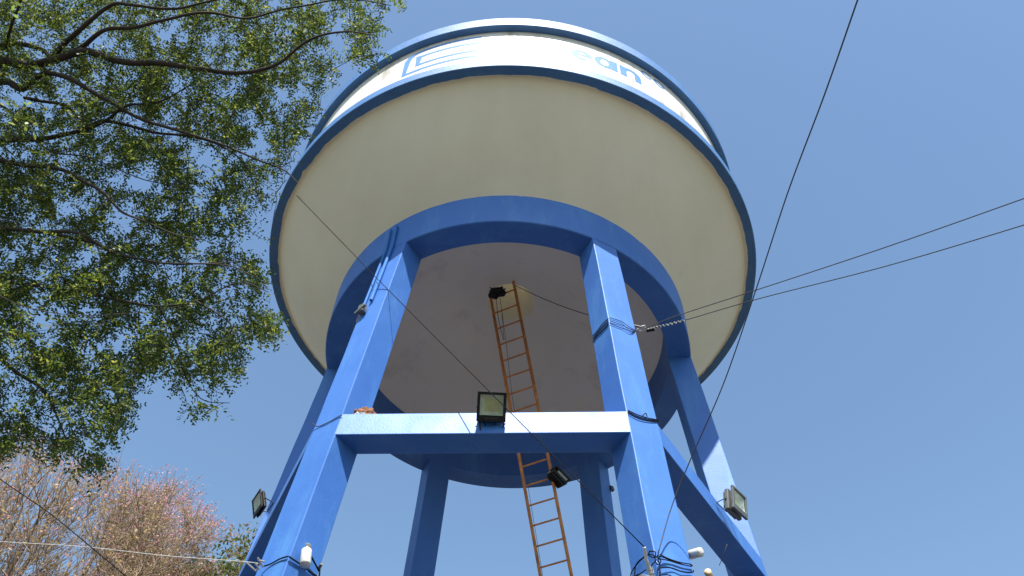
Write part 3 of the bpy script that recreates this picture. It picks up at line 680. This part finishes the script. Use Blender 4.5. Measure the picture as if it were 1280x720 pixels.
# ---- the leafy tree whose crown hangs in from the left
rng = np.random.default_rng(7)
K = .8
at_ = at
def atk(u, v, d): return at(u, v, d*K)
BARK = bark('dark_bark', (.038, .029, .022))
base = Vector((-8.6, 4.1, 0))
tree = empty('shade_tree', base); tag(tree, 'large leafy green tree with dark limbs filling the upper left', 'tree')
fork = Vector((-7.5, 4.2, 4.4))
limbs = [  # (pixel path, start depth, end depth, start radius, end radius)
 ([(-160, 250), (-60, 110), (0, 79), (30, 81), (65, 76), (107, 64), (150, 76), (200, 80), (250, 86), (300, 91), (345, 79), (382, 54), (430, 40), (465, 45)], 9.0, 8.0, .11, .008),
 ([(65, 76), (80, 55), (105, 34), (140, 8), (165, 7), (220, 10), (260, 2), (310, -12)], 8.8, 8.2, .05, .012),
 ([(70, 75), (100, 60), (130, 40), (165, 35), (200, 25), (260, 15), (310, 24), (370, 10), (440, -2), (490, 8)], 8.8, 7.6, .045, .006),
 ([(-160, 250), (-70, 130), (0, 103), (30, 110), (55, 92), (85, 100), (125, 120), (165, 143), (210, 160), (250, 172), (300, 190), (350, 210), (372, 228)], 9.0, 7.7, .075, .006),
 ([(-160, 250), (-60, 180), (0, 175), (50, 173), (100, 165), (135, 150), (160, 132), (200, 128), (240, 105)], 9.3, 8.2, .075, .008),
 ([(100, 165), (135, 152), (200, 166), (260, 176), (300, 200), (320, 240)], 8.9, 8.0, .035, .006),
 ([(-160, 250), (-50, 205), (0, 200), (30, 203), (60, 208), (95, 220), (125, 238), (150, 262), (170, 272), (215, 290), (260, 300)], 8.6, 7.4, .06, .006),
 ([(-160, 250), (-60, 265), (0, 284), (50, 290), (90, 289), (120, 305), (165, 323), (200, 330), (280, 330), (320, 345)], 8.2, 7.2, .05, .006),
 ([(8, 60), (12, 42), (18, 20), (28, -6)], 8.7, 8.4, .03, .02),
 ([(-60, 70), (0, 57), (50, 60), (66, 75)], 9.3, 8.8, .05, .03),
 ([(30, 122), (75, 130), (100, 150), (115, 152), (150, 140), (190, 150)], 8.9, 8.5, .03, .008),
 ([(-160, 300), (-60, 340), (20, 352), (52, 358), (105, 364), (152, 376), (198, 382), (245, 376), (300, 352), (335, 365)], 8.0, 7.0, .04, .005),
 ([(60, 290), (105, 300), (152, 318), (204, 329), (257, 329), (310, 325)], 8.0, 7.3, .025, .005),
 ([(-120, 380), (-30, 430), (23, 469), (52, 487), (70, 516), (82, 545), (93, 568), (128, 603)], 7.8, 6.9, .035, .005),
 ([(198, 382), (225, 434), (233, 475), (251, 498), (290, 503)], 7.6, 7.1, .018, .004),
 ([(-60, 330), (0, 370), (47, 388), (111, 394), (170, 391), (225, 384)], 5.9, 7.0, .008, .003),
 ([(245, 376), (280, 400), (300, 430), (300, 460)], 7.2, 7.0, .012, .004),
 ([(-80, 450), (-10, 500), (30, 540), (60, 570)], 8.2, 7.6, .02, .004),
 ([(120, 305), (128, 340), (150, 380), (170, 430), (165, 490)], 7.8, 7.0, .016, .004),
 ([(0, 130), (20, 145), (40, 170), (70, 190), (120, 200), (180, 225), (240, 235)], 8.6, 7.9, .02, .005),
]
segs = []; nodes = []; nrad = []
wob = lambda q, s_, a: q + Vector((noise.noise(q*s_), noise.noise(q*s_+Vector((9, 0, 0))), noise.noise(q*s_+Vector((0, 9, 0)))))*a
for path, d0, d1, ra, rb in limbs:
    n_ = len(path); pts = [atk(u, v, d0+(d1-d0)*i/(n_-1)) for i, (u, v) in enumerate(path)]
    if path[0] == (-160, 250) or path[0][0] <= -120: pts = [fork]+pts
    cur = [wob(q, 3.0, .02) for q in spline(pts, 6)]; rs = [.52*(ra+(rb-ra)*(i/(len(cur)-1))**.75) for i in range(len(cur))]
    segs.append((cur, rs)); nodes += cur; nrad += rs
segs.append((spline([base+Vector((0, 0, -.2)), base+Vector((.15, .1, 1.6)), base+Vector((.7, -.1, 3.6)), fork, fork+Vector((.5, .1, 1.0))], 6), [.30-.006*i for i in range(25)]))
# crown outline in view, used to choose where the sprays grow; depth gives it volume
outl = [(-150, -120), (505, -120), (500, 2), (475, 14), (482, 50), (466, 84), (432, 66), (428, 95), (404, 120), (402, 148), (384, 170), (374, 205), (347, 240), (340, 290), (326, 302), (316, 272), (300, 285), (318, 325), (336, 352), (318, 368), (312, 385), (352, 402), (340, 418), (318, 420), (297, 424), (306, 466), (290, 455), (266, 482), (242, 455), (232, 478), (262, 500), (292, 503), (270, 512), (236, 516), (222, 470), (196, 462), (166, 505), (150, 530), (118, 552), (146, 604), (128, 600), (86, 572), (50, 556), (0, 572), (-150, 600)]
def inside(u, v):
    c_ = False; j = len(outl)-1
    for i in range(len(outl)):
        (xi, yi), (xj, yj) = outl[i], outl[j]
        if (yi > v) != (yj > v) and u < (xj-xi)*(v-yi)/(yj-yi)+xi: c_ = not c_
        j = i
    return c_
gaps = [(150, 275, 26), (205, 262, 14), (80, 250, 14), (45, 265, 16), (20, 495, 22), (45, 515, 14), (300, 300, 22), (140, 148, 10), (330, 165, 12), (215, 345, 10), (10, 465, 10), (285, 262, 12), (85, 235, 10), (395, 100, 14), (230, 210, 9), (165, 262, 14), (190, 300, 10), (25, 430, 9), (440, 15, 10), (75, 395, 9), (375, 115, 10), (250, 290, 9), (300, 15, 8), (20, 15, 8), (185, 5, 7)]
def depthmid(v): return 9.0-2.0*min(1, max(0, v/520))
att = []
rnd = random.Random(11)
while len(att) < 6600:
    u, v = rnd.uniform(-140, 505), rnd.uniform(-110, 606)
    if not inside(u, v): continue
    if any((u-a)**2+(v-b)**2 < r_*r_ for a, b, r_ in gaps) and rnd.random() < .75: continue
    cl = noise.noise(Vector((u/34, v/34, 3)))+.8*noise.noise(Vector((u/13, v/13, 8)))
    dens = .34+2.5*cl+(.08 if v < 300 else 0)
    if u > 380 and v < 200: dens = .22+1.6*cl
    if rnd.random() > dens: continue
    dm = depthmid(v)
    att.append(atk(u, v, dm+rnd.uniform(-.35, 1.7)))
def pixel(a):
    d = Vector(a)-CAM; dp = d.dot(FW); return 640+FPX*d.dot(RT)/dp, 360-FPX*d.dot(UP)/dp
def tankhit(u, v):      # pruned clear of the tank
    return ((u-641)/312)**2+((v-292)/232)**2 < 1.0 and u > 330 and v > 60 or (10 < v < 200 and u > np.interp(v, [10, 24, 35, 52, 87, 134, 190, 200], [700, 620, 545, 500, 436, 392, 368, 362]))
nodes_np = np.array([tuple(q) for q in nodes]); nrad = np.array(nrad)
A = np.array([tuple(q) for q in att])
order = np.argsort([np.min(np.sum((nodes_np-a)**2, 1)) for a in A])
twigs = []; lp, ldv, lnn, ll, lw = [], [], [], [], []
N_ = list(nodes_np); 
Narr = np.zeros((len(N_)+len(A)*3, 3)); Narr[:len(N_)] = nodes_np; cnt = len(N_)
for oi in order:
    a = A[oi]; dd = np.sum((Narr[:cnt]-a)**2, 1); j = int(np.argmin(dd)); q = Narr[j]; dist = math.sqrt(dd[j])
    if dist > 1.4: continue
    mid = (q+a)/2+rng.normal(0, .06*dist, 3)+np.array([0, 0, .06*dist])
    twigs.append(([Vector(q), Vector(mid), Vector(a)], [.003+.003*min(dist, 1), .0024+.0015*min(dist, 1), .0016]))
    Narr[cnt] = a; Narr[cnt+1] = mid; cnt += 2
    axis = norm((a-q)[None])[0]
    pu_, pd_ = pixel(a)
    if tankhit(pu_, pd_): continue
    # each twig ends in 2-3 feathery leaves; each has a rachis with paired leaflets
    for s_ in range(rng.integers(2, 5)):
        d = norm((axis*.6+rng.normal(0, .55, 3)+np.array([0, 0, -.25]))[None])[0]
        Lr = rng.uniform(.09, .17); npair = rng.integers(4, 8)
        side_ = norm(np.cross(d, norm((np.array([0, 0, 1.])+rng.normal(0, .45, 3))[None])[0])[None])[0]
        up_ = np.cross(side_, d)
        start = a if s_ else mid
        for k in range(npair):
            t = (k+.6)/npair; pos = start+d*Lr*t-np.array([0, 0, .06*t*t*Lr*4])
            for sg in (-1, 1):
                dv = d*.5+side_*sg+rng.normal(0, .35, 3)
                lp.append(pos); ldv.append(dv); lnn.append(up_+rng.normal(0, .6, 3)); ll.append(rng.uniform(.016, .032)); lw.append(rng.uniform(.009, .0155))
print('leaflets', len(lp))
GREEN = leafmat('small_green_leaves', [(.022, .042, .008), (.055, .095, .014), (.022, .042, .010), (.12, .160, .022), (.038, .066, .013), (.24, .26, .045)], .52, .5)
trunk_mesh('trunk', segs, BARK, tree, 10)
trunk_mesh('twigs', twigs, BARK, tree)
mesh_np('crown', leaf_polys(np.array(lp), norm(np.array(ldv)), norm(np.array(lnn)), np.array(ll), np.array(lw)), 6, GREEN, tree)
# a few bigger, paler leaves on the nearest twig
NEARG = leafmat('pale_young_leaves', [(.10, .17, .03), (.16, .22, .05), (.20, .22, .08)], .45)
lp, ldv, lnn, ll, lw = [], [], [], [], []
for u0, v0, k_ in ((50, 385, 26), (28, 372, 12), (150, 392, 18), (15, 400, 16), (90, 398, 12), (5, 330, 8), (330, 398, 22), (345, 408, 14), (232, 392, 8), (20, 130, 10), (30, 158, 10), (25, 5, 8)):
    for k in range(k_):
        q = np.array(at(u0+rnd.gauss(0, 9), v0+rnd.gauss(0, 6), 6.3+rnd.uniform(-.25, .25)))
        lp.append(q); ldv.append(rng.normal(0, 1, 3)*np.array([1, 1, .6])); lnn.append(rng.normal(0, .5, 3)+np.array([0, 0, 1])); ll.append(rng.uniform(.03, .06)); lw.append(rng.uniform(.014, .024))
mesh_np('young_leaves', leaf_polys(np.array(lp), norm(np.array(ldv)), norm(np.array(lnn)), np.array(ll), np.array(lw)), 6, NEARG, tree)

# ---- pink flowering, nearly leafless trees
PBARK = bark('grey_bark', (.10, .08, .065))
TWIG = bark('tan_twigs', (.29, .21, .135))
BLOSSOM = leafmat('pink_blossom', [(.44, .17, .20), (.50, .27, .28), (.46, .27, .22), (.40, .13, .17)], .4)
DRY = leafmat('dry_tan_pods', [(.34, .25, .11), (.25, .20, .07), (.44, .33, .18), (.18, .17, .05)], .45)
def gpos(u, dist):          # ground point under picture column u, dist metres off
    r_ = ray(u, 640); k = dist/math.hypot(r_.x, r_.y); return Vector((CAM.x+r_.x*k, CAM.y+r_.y*k, 0))
def bare_tree(base, label, poly, dist, ddist, seed, ntips, nmain, forkh=3.2, rr=.11, pink=.5, lean=.0):
    rg = random.Random(seed); nr = np.random.default_rng(seed); t = empty('flowering_tree', base); tag(t, label, 'tree', 'bare trees in pink blossom')
    def inp(u, v):
        c_ = False; j = len(poly)-1
        for i in range(len(poly)):
            (xi, yi), (xj, yj) = poly[i], poly[j]
            if (yi > v) != (yj > v) and u < (xj-xi)*(v-yi)/(yj-yi)+xi: c_ = not c_
            j = i
        return c_
    us = [q[0] for q in poly]; vs = [q[1] for q in poly]; tips = []; tv = []
    while len(tips) < ntips:
        u, v = rg.uniform(min(us), max(us)), rg.uniform(min(vs), max(vs))
        if not inp(u, v): continue
        hd = dist+rg.uniform(-ddist, ddist); r_ = ray(u, v); k = hd/math.hypot(r_.x, r_.y)
        tips.append(CAM+r_*k); tv.append((u, v))
    tips = np.array([tuple(q) for q in tips])
    fk = Vector(base)+Vector((.15, .05, forkh)); b_ = np.array(fk)
    segs = [([Vector(base)+Vector((0, 0, -.2)), Vector(base)+Vector((.1, 0, forkh*.5)), fk], [rr*2, rr*1.6, rr*1.4])]; twg = []
    nodes = []; dirs = []; rads = []
    # main stems sweep out and up from the fork towards a spread of the tips
    order0 = nr.permutation(len(tips))[:nmain*3]
    ch = []
    for i in order0:
        if all(np.linalg.norm(tips[i]-tips[c_]) > 1.1 for c_ in ch): ch.append(i)
        if len(ch) >= nmain: break
    for i in ch:
        e = Vector(tips[i]); h_ = e-fk
        m1 = fk+Vector((h_.x*.50, h_.y*.50, h_.z*.30)); m2 = fk+Vector((h_.x*.80, h_.y*.80, h_.z*.62))
        pts = [wob(q, 1.1, .16) if k else q for k, q in enumerate(spline([fk, m1, m2, e], 9))]
        rs = [rr*(1-k/len(pts))**.9*.8+.006 for k in range(len(pts))]; segs.append((pts, rs))
        for k in range(6, len(pts)):
            nodes.append(tuple(pts[k])); dirs.append(tuple((pts[k]-pts[k-1]).normalized())); rads.append(rs[k])
    cap = len(nodes)+len(tips)*4+10; Nn = np.zeros((cap, 3)); Dn = np.zeros((cap, 3)); Rn = np.zeros(cap); c_ = len(nodes)
    Nn[:c_] = nodes; Dn[:c_] = dirs; Rn[:c_] = rads
    order = np.argsort(np.linalg.norm(tips-b_, axis=1)+nr.normal(0, .8, len(tips)))
    bl = []; pods = []
    for oi in order:
        a = tips[oi]; w_ = a-Nn[:c_]; ds = np.linalg.norm(w_, axis=1)+1e-6; cs = np.sum(w_*Dn[:c_], 1)/ds
        cost = ds*(1+1.8*(1-cs)); j = int(np.argmin(cost)); q = Nn[j]; d0 = Dn[j]; L_ = ds[j]
        if L_ > 5: continue
        e = a; c1_ = q+d0*L_*.4+np.array([0, 0, .05*L_]); pts = []
        for s_ in np.linspace(0, 1, 6): pts.append((1-s_)**2*q+2*s_*(1-s_)*c1_+s_*s_*e)
        pts = [np.array(wob(Vector(x), 2.5, .05)) if 0 < k < 5 else x for k, x in enumerate(pts)]
        r0 = min(Rn[j]*.75, .006+.010*L_); rs = [r0*(1-.5*s_)+.002 for s_ in np.linspace(0, 1, 6)]
        twg.append(([Vector(x) for x in pts], rs))
        for k in (2, 3, 4, 5):
            Nn[c_] = pts[k]; dd = pts[k]-pts[k-1]; Dn[c_] = dd/np.linalg.norm(dd); Rn[c_] = rs[k]; c_ += 1
        dirn = Dn[c_-1]; out_ = norm((a-b_)[None])[0]
        for k in range(4):          # fine parallel shoots
            s0 = pts[rg.choice((3, 4, 5))]; d = norm((dirn*.5+out_*.5+nr.normal(0, .28, 3)+[0, 0, .25])[None])[0]; l_ = rg.uniform(.25, .6)
            e2_ = s0+d*l_+np.array([0, 0, .05]); twg.append(([Vector(s0), Vector(s0+d*l_*.5+nr.normal(0, .02, 3)), Vector(e2_)], [.0055, .0045, .003]))
            bl.append((e2_, tv[oi])); pods.append(s0+d*l_*rg.random())
    trunk_mesh('trunk', segs, PBARK, t, 8); trunk_mesh('twigs', twg, TWIG, t)
    def scat(nm, src, mat, sz, spr, rep):
        src = np.repeat(np.array(src), rep, 0); n = len(src); pos = src+nr.normal(0, spr, (n, 3))
        l_ = nr.uniform(sz*.6, sz*1.3, n); mesh_np(nm, leaf_polys(pos, norm(nr.normal(0, 1, (n, 3))), norm(nr.normal(0, 1, (n, 3))), l_, l_*.75), 6, mat, t)
    # blossom is thickest towards the crown's top edge
    src = []
    for q, (u, v) in bl:
        top = 0
        while top < 8 and inp(u, v-14*(top+1)): top += 1
        if rg.random() < pink*(1.2 if top < 3 else .7 if top < 6 else .4): src.append(q)
    scat('blossom', src, BLOSSOM, .034, .045, 4); scat('seed_pods', pods, DRY, .05, .05, 1)
    print('bare', len(tips), len(twg), len(src))
bare_tree(gpos(60, 15.5), 'tall bare tan-twigged tree with pale pink blossom at the lower left edge',
          [(-160, 590), (-60, 560), (0, 566), (40, 560), (75, 568), (110, 590), (150, 600), (190, 618), (205, 650), (215, 720), (225, 820), (-160, 820)], 15.2, 2.0, 3, 1500, 16, 4.5, .13, .42)
bare_tree(gpos(205, 17.5), 'smaller bare tree with brighter pink blossom just left of the green bushy tree',
          [(140, 640), (165, 628), (185, 612), (212, 612), (228, 622), (236, 640), (258, 655), (276, 668), (272, 684), (250, 700), (245, 820), (120, 820), (125, 680)], 17.3, 1.4, 8, 800, 10, 5.5, .10, .8)
# ---- dense green tree at the foot of the left column
def bushy(base, label, h, rx, seed, n=14000):
    rg = np.random.default_rng(seed); t = empty('bushy_tree', base); tag(t, label, 'tree'); b_ = np.array(base)
    segs = [([Vector(base)+Vector((0, 0, -.2)), Vector(base)+Vector((.1, 0, h*.3)), Vector(base)+Vector((0, .1, h*.6))], [.2, .17, .12])]
    cl = []
    for i in range(80):
        a = rg.uniform(0, 6.28); rr_ = rx*math.sqrt(rg.uniform(0, 1)); zz = h*(.45+.5*rg.uniform(0, 1)*(1-(rr_/rx)**2*.75))
        cl.append(b_+[rr_*math.cos(a), rr_*math.sin(a), zz]); segs.append(([Vector(base)+Vector((0, .05, h*rg.uniform(.3, .6))), Vector(cl[-1])*.5+Vector(base)*.5+Vector((0, 0, h*.28)), Vector(cl[-1])], [.06, .035, .01]))
    cl = np.array(cl); idx = rg.integers(0, len(cl), n); pos = cl[idx]+norm(rg.normal(0, 1, (n, 3)))*(rg.uniform(0, 1, (n, 1))**.5)*np.array([.75, .75, .55])
    d = norm(rg.normal(0, 1, (n, 3))+[0, 0, -.3]); nn = norm(rg.normal(0, .6, (n, 3))+[0, 0, 1]); l_ = rg.uniform(.06, .11, n)
    trunk_mesh('trunk', segs, BARK, t, 8); mesh_np('crown', leaf_polys(pos, d, nn, l_, l_*.5), 6, leafmat('bush_leaves', [(.04, .065, .015), (.10, .13, .03), (.07, .10, .02), (.18, .16, .06), (.28, .16, .12)], .35), t)
bushy(gpos(268, 19.0), 'dense green bushy tree behind the foot of the front left column', 16.1, 2.5, 5, 60000)
